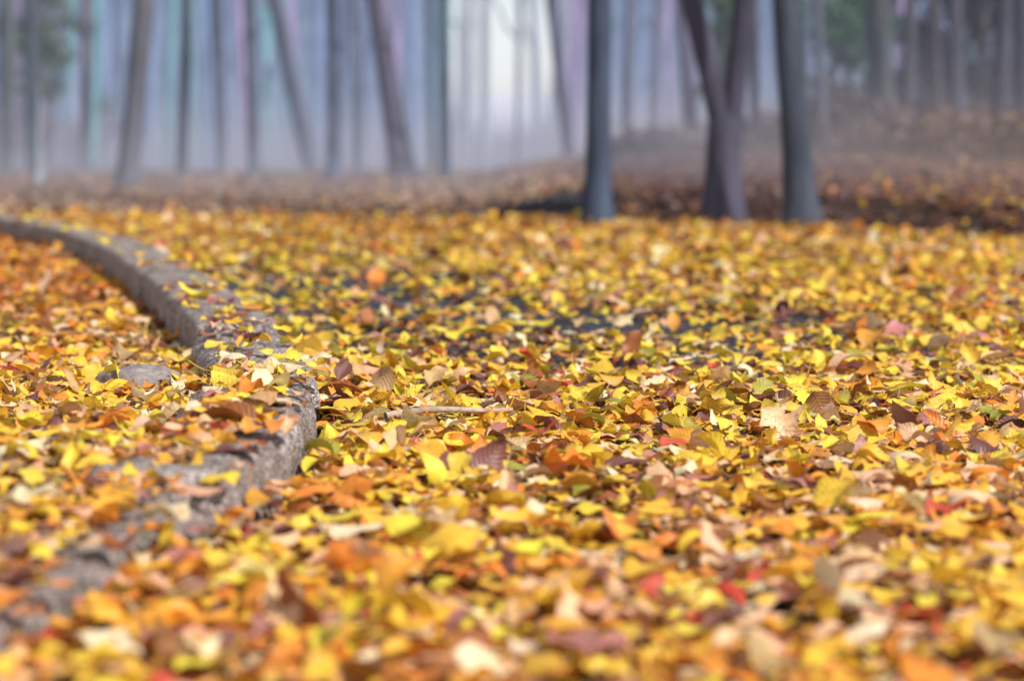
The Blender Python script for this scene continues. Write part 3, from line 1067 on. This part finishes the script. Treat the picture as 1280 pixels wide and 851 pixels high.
def shrub(name, px, y, width, z0, z1, col, n, label, group=None, leaf=0.05, cat='shrub', seed=0):
    r = np.random.default_rng(seed)
    x = (px - 640) / F_PX * y
    gz = float(ground_level(np.array([x]), np.array([y]))[0])
    root = empty(name, (x, y, gz))
    # stems
    V, F = [], []
    for k in range(7):
        an = k * 0.9 + seed
        s = width * 0.4
        v, f = bar([(math.cos(an) * s * t * t, math.sin(an) * s * t * t, -0.03 + (z1 - gz) * 0.8 * t) for t in np.linspace(0, 1, 7)], [0.018 * (1 - 0.8 * t) for t in np.linspace(0, 1, 7)], 6)
        F += [tuple(q + len(V) for q in ff) for ff in f]
        V += v
    mesh_obj('stem', V, F, M_TWIG, root)
    nc = 46
    cc = np.stack([r.normal(0, width * 0.36, nc), r.normal(0, width * 0.3, nc), r.uniform(z0 - gz, z1 - gz, nc)], 1)
    ct = r.uniform(0.55, 1.45, nc)
    i = r.integers(0, nc, n)
    P = cc[i] + r.normal(0, 0.11 * width ** 0.5, (n, 3))
    P[:, 2] = np.maximum(P[:, 2], 0.02)
    a = r.normal(0, 1, (n, 3)); a /= np.linalg.norm(a, axis=1)[:, None]
    b = np.cross(a, r.normal(0, 1, (n, 3))); b /= np.linalg.norm(b, axis=1)[:, None]
    s = (leaf * r.uniform(0.6, 1.3, n))[:, None]
    V = np.stack([P - a * s, P + b * s * 0.45, P + a * s, P - b * s * 0.45], 1).reshape(-1, 3)
    F = np.arange(4 * n).reshape(n, 4)
    T = (np.array(col)[None] * (ct[i] * r.uniform(0.7, 1.3, n))[:, None]).clip(0, 0.9)
    T = np.repeat(np.concatenate([T, np.ones((n, 1))], 1), 4, 0)
    mesh_obj('foliage', V, F, M_FOL, root, colors=T)
    return tag(root, label, cat, group)


shrub('evergreen_shrub', 1058, 24, 0.5, 0.75, 2.9, (0.12, 0.25, 0.15), 2600, 'green evergreen shrub behind the leaning dark trunk', seed=1, leaf=0.055)
shrub('evergreen_shrub', 905, 26, 0.28, 0.9, 2.6, (0.10, 0.17, 0.09), 1500, 'pale green shrub showing between the arms of the V fork', seed=2, leaf=0.055)
shrub('evergreen_shrub', 62, 34, 0.7, 0.8, 2.9, (0.14, 0.19, 0.13), 2200, 'pale green shrub behind the dark teal trunk', seed=3, leaf=0.06)
for i, (px, y, w, z0, z1, col, lab) in enumerate([  # hazy mauve and rose tones are distance haze put into the leaf colour
        (1135, 24.5, 0.8, 0.1, 2.6, (0.23, 0.205, 0.25), 'dusky mauve shrub next to the green evergreen'),
        (1215, 24, 0.8, 0.1, 2.7, (0.20, 0.185, 0.24), 'dense dark plum shrub beyond the thin dark trunk'),
        (1300, 23, 0.9, 0.1, 2.7, (0.17, 0.165, 0.22), 'darkest shrub at the edge of the wood'),
        (1040, 20.5, 0.5, 0.15, 0.8, (0.12, 0.085, 0.085), 'low russet shrub behind the leaning dark trunk'),
        (1160, 18.5, 0.6, 0.1, 0.62, (0.16, 0.105, 0.085), 'low copper brown shrub at the foot of the thin dark trunk'),
        (1265, 17.5, 0.6, 0.08, 0.55, (0.21, 0.13, 0.085), 'low orange brown shrub bordering the leafy road'),
        (955, 22, 0.5, 0.1, 0.55, (0.15, 0.105, 0.11), 'low mauve shrub between the V fork and leaning trunk'),
        (820, 23.5, 0.6, 0.1, 0.40, (0.18, 0.14, 0.16), 'low greyish shrub between the thick trunk and V fork'),
        (870, 24.5, 0.8, 0.05, 0.42, (0.17, 0.14, 0.17), 'low dusky shrub behind the V fork'),
        (1000, 21, 0.7, 0.05, 0.5, (0.14, 0.11, 0.125), 'low dull mauve shrub at the foot of the leaning trunk'),
        (1090, 19, 0.6, 0.05, 0.5, (0.15, 0.105, 0.10), 'low dull brown shrub before the evergreen'),
        (20, 40, 1.3, -0.6, 0.9, (0.24, 0.15, 0.19), 'hazy rose shrub beyond the pale pole'),
        (110, 42, 1.2, -0.6, 0.6, (0.26, 0.19, 0.22), 'hazy pinkish shrub between pole and lone trunk')]):
    shrub('bare_shrub', px, y, w, z0, z1, col, 5200 if z1 > 1.5 else 2600, lab, seed=20 + i, leaf=0.06 if z1 > 1.5 else 0.05)

# ------------------------------------------------------------------ the mist hanging in the wood
def make_mist():
    m, N, L = new_mat('mist')
    out = N.new('ShaderNodeOutputMaterial')
    p = N.new('ShaderNodeVolumePrincipled')
    tc = N.new('ShaderNodeTexCoord')
    sp = N.new('ShaderNodeSeparateXYZ')
    L.new(tc.outputs['Object'], sp.inputs[0])
    lo = N.new('ShaderNodeMapRange')
    for k_, v_ in zip((1, 2, 3, 4), (0.15, 1.1, 1.0, 0.0)):
        lo.inputs[k_].default_value = v_
    L.new(sp.outputs[2], lo.inputs[0])
    rt_ = N.new('ShaderNodeMapRange')
    for k_, v_ in zip((1, 2, 3, 4), (0.3, 3.0, 0.25, 1.0)):
        rt_.inputs[k_].default_value = v_
    L.new(sp.outputs[0], rt_.inputs[0])
    fm = N.new('ShaderNodeMath'); fm.operation = 'MULTIPLY'
    L.new(lo.outputs[0], fm.inputs[0]); L.new(rt_.outputs[0], fm.inputs[1])
    mc = N.new('ShaderNodeMix'); mc.data_type = 'RGBA'
    mc.inputs[6].default_value = (0.58, 0.655, 0.84, 1)
    mc.inputs[7].default_value = (0.74, 0.60, 0.54, 1)  # warm glow painted into the mist colour, low on the right side
    L.new(fm.outputs[0], mc.inputs[0])
    L.new(mc.outputs[2], p.inputs['Color'])
    p.inputs['Density'].default_value = 1.0
    p.inputs['Anisotropy'].default_value = 0.0
    L.new(p.outputs[0], out.inputs['Volume'])
    vol = bpy.data.volumes.new('mist')
    vol.materials.append(m)
    o = bpy.data.objects.new('mist', vol)
    C.objects.link(o)
    g = bpy.data.node_groups.new('mist_field', 'GeometryNodeTree')
    g.interface.new_socket('Geometry', in_out='INPUT', socket_type='NodeSocketGeometry')
    g.interface.new_socket('Geometry', in_out='OUTPUT', socket_type='NodeSocketGeometry')
    N, L = g.nodes, g.links
    go = N.new('NodeGroupOutput')
    vc = N.new('GeometryNodeVolumeCube')
    vc.inputs['Min'].default_value = (-20, 12.6, -2.6)
    vc.inputs['Max'].default_value = (20, 75, 6.0)
    vc.inputs['Resolution X'].default_value = 60
    vc.inputs['Resolution Y'].default_value = 90
    vc.inputs['Resolution Z'].default_value = 64
    sm = N.new('GeometryNodeSetMaterial')
    sm.inputs['Material'].default_value = m
    pos = N.new('GeometryNodeInputPosition')
    sx = N.new('ShaderNodeSeparateXYZ')
    L.new(pos.outputs[0], sx.inputs[0])

    def M(op, a, b=None, c=None):
        n = N.new('ShaderNodeMath'); n.operation = op
        for k, v in enumerate((a, b, c)):
            if v is None:
                continue
            if isinstance(v, (int, float)):
                n.inputs[k].default_value = v
            else:
                L.new(v, n.inputs[k])
        return n.outputs[0]

    def ramp(v, a, b, lo, hi):
        n = N.new('ShaderNodeMapRange'); n.interpolation_type = 'SMOOTHSTEP'
        L.new(v, n.inputs[0])
        for k, q in zip((1, 2, 3, 4), (a, b, lo, hi)):
            n.inputs[k].default_value = q
        return n.outputs[0]
    low = M('EXPONENT', M('MULTIPLY', M('MAXIMUM', sx.outputs[2], 0.0), -1 / 0.38))
    low = M('MULTIPLY', low, ramp(sx.outputs[0], 0.4, 2.2, 0.085, 0.29))
    dens = M('ADD', low, 0.0048)
    dens = M('MULTIPLY', dens, ramp(M('ADD', sx.outputs[1], M('MULTIPLY', M('MAXIMUM', sx.outputs[0], 0.0), 1.0)), 13.7, 18.5, 0.0, 1.0))
    dens = M('MULTIPLY', dens, ramp(sx.outputs[2], 3.5, 6.0, 1.0, 0.0))
    dens = M('MULTIPLY', dens, ramp(sx.outputs[0], 1.5, 4.2, 1.0, 0.7))
    nz = N.new('ShaderNodeTexNoise'); nz.inputs['Scale'].default_value = 0.35
    L.new(pos.outputs[0], nz.inputs['Vector'])
    dens = M('MULTIPLY', dens, M('ADD', nz.outputs[0], 0.5))
    L.new(dens, vc.inputs['Density'])
    L.new(vc.outputs[0], sm.inputs[0])
    L.new(sm.outputs[0], go.inputs[0])
    md = o.modifiers.new('field', 'NODES')
    md.node_group = g
    o['kind'] = 'stuff'
    return o


make_mist()

# ------------------------------------------------------------------ light
SUN_EL, SUN_AZ = 47.0, 128.0         # azimuth from straight ahead toward the right
dirs = Vector((math.sin(R(SUN_AZ)) * math.cos(R(SUN_EL)), math.cos(R(SUN_AZ)) * math.cos(R(SUN_EL)), math.sin(R(SUN_EL))))
sun = bpy.data.lights.new('sun', 'SUN')
sun.energy, sun.angle, sun.color = 5.0, R(0.6), (1.0, 0.94, 0.86)
so = bpy.data.objects.new('sun', sun)
so.rotation_euler = (-dirs).to_track_quat('-Z', 'Y').to_euler()
C.objects.link(so)
w = bpy.data.worlds.new('World')
scene.world = w
w.use_nodes = True
nt = w.node_tree
bg = nt.nodes['Background']
sky = nt.nodes.new('ShaderNodeTexSky')
sky.sky_type = 'NISHITA'
sky.sun_disc = False
sky.sun_elevation = R(SUN_EL)
sky.sun_rotation = R(SUN_AZ)
sky.air_density = 1.0
sky.dust_density = 0.1
sky.ozone_density = 4.0
hs = nt.nodes.new('ShaderNodeHueSaturation')
hs.inputs['Saturation'].default_value = 0.32
nt.links.new(sky.outputs[0], hs.inputs['Color'])
nt.links.new(hs.outputs[0], bg.inputs[0])
bg.inputs[1].default_value = 0.15

# ------------------------------------------------------------------ camera
cam = bpy.data.cameras.new('camera')
cam.sensor_width = 36
cam.lens = F_PX / 1280 * 36
cam.clip_start, cam.clip_end = 0.05, 3000
cam.dof.use_dof = True
cam.dof.focus_distance = 4.85
cam.dof.aperture_fstop = 2.5
co = bpy.data.objects.new('camera', cam)
co.location = (0, 0, CAM_H)
co.rotation_euler = (R(90) - PITCH, 0, 0)
C.objects.link(co)
scene.camera = co

scene.render.engine = 'CYCLES'
scene.cycles.use_denoising = True
scene.cycles.volume_bounces = 1
scene.cycles.volume_step_rate = 4.0
scene.cycles.max_bounces = 6
scene.cycles.diffuse_bounces = 3
scene.cycles.transmission_bounces = 3
scene.view_settings.view_transform = 'Standard'
scene.view_settings.look = 'None'
scene.view_settings.exposure = 0
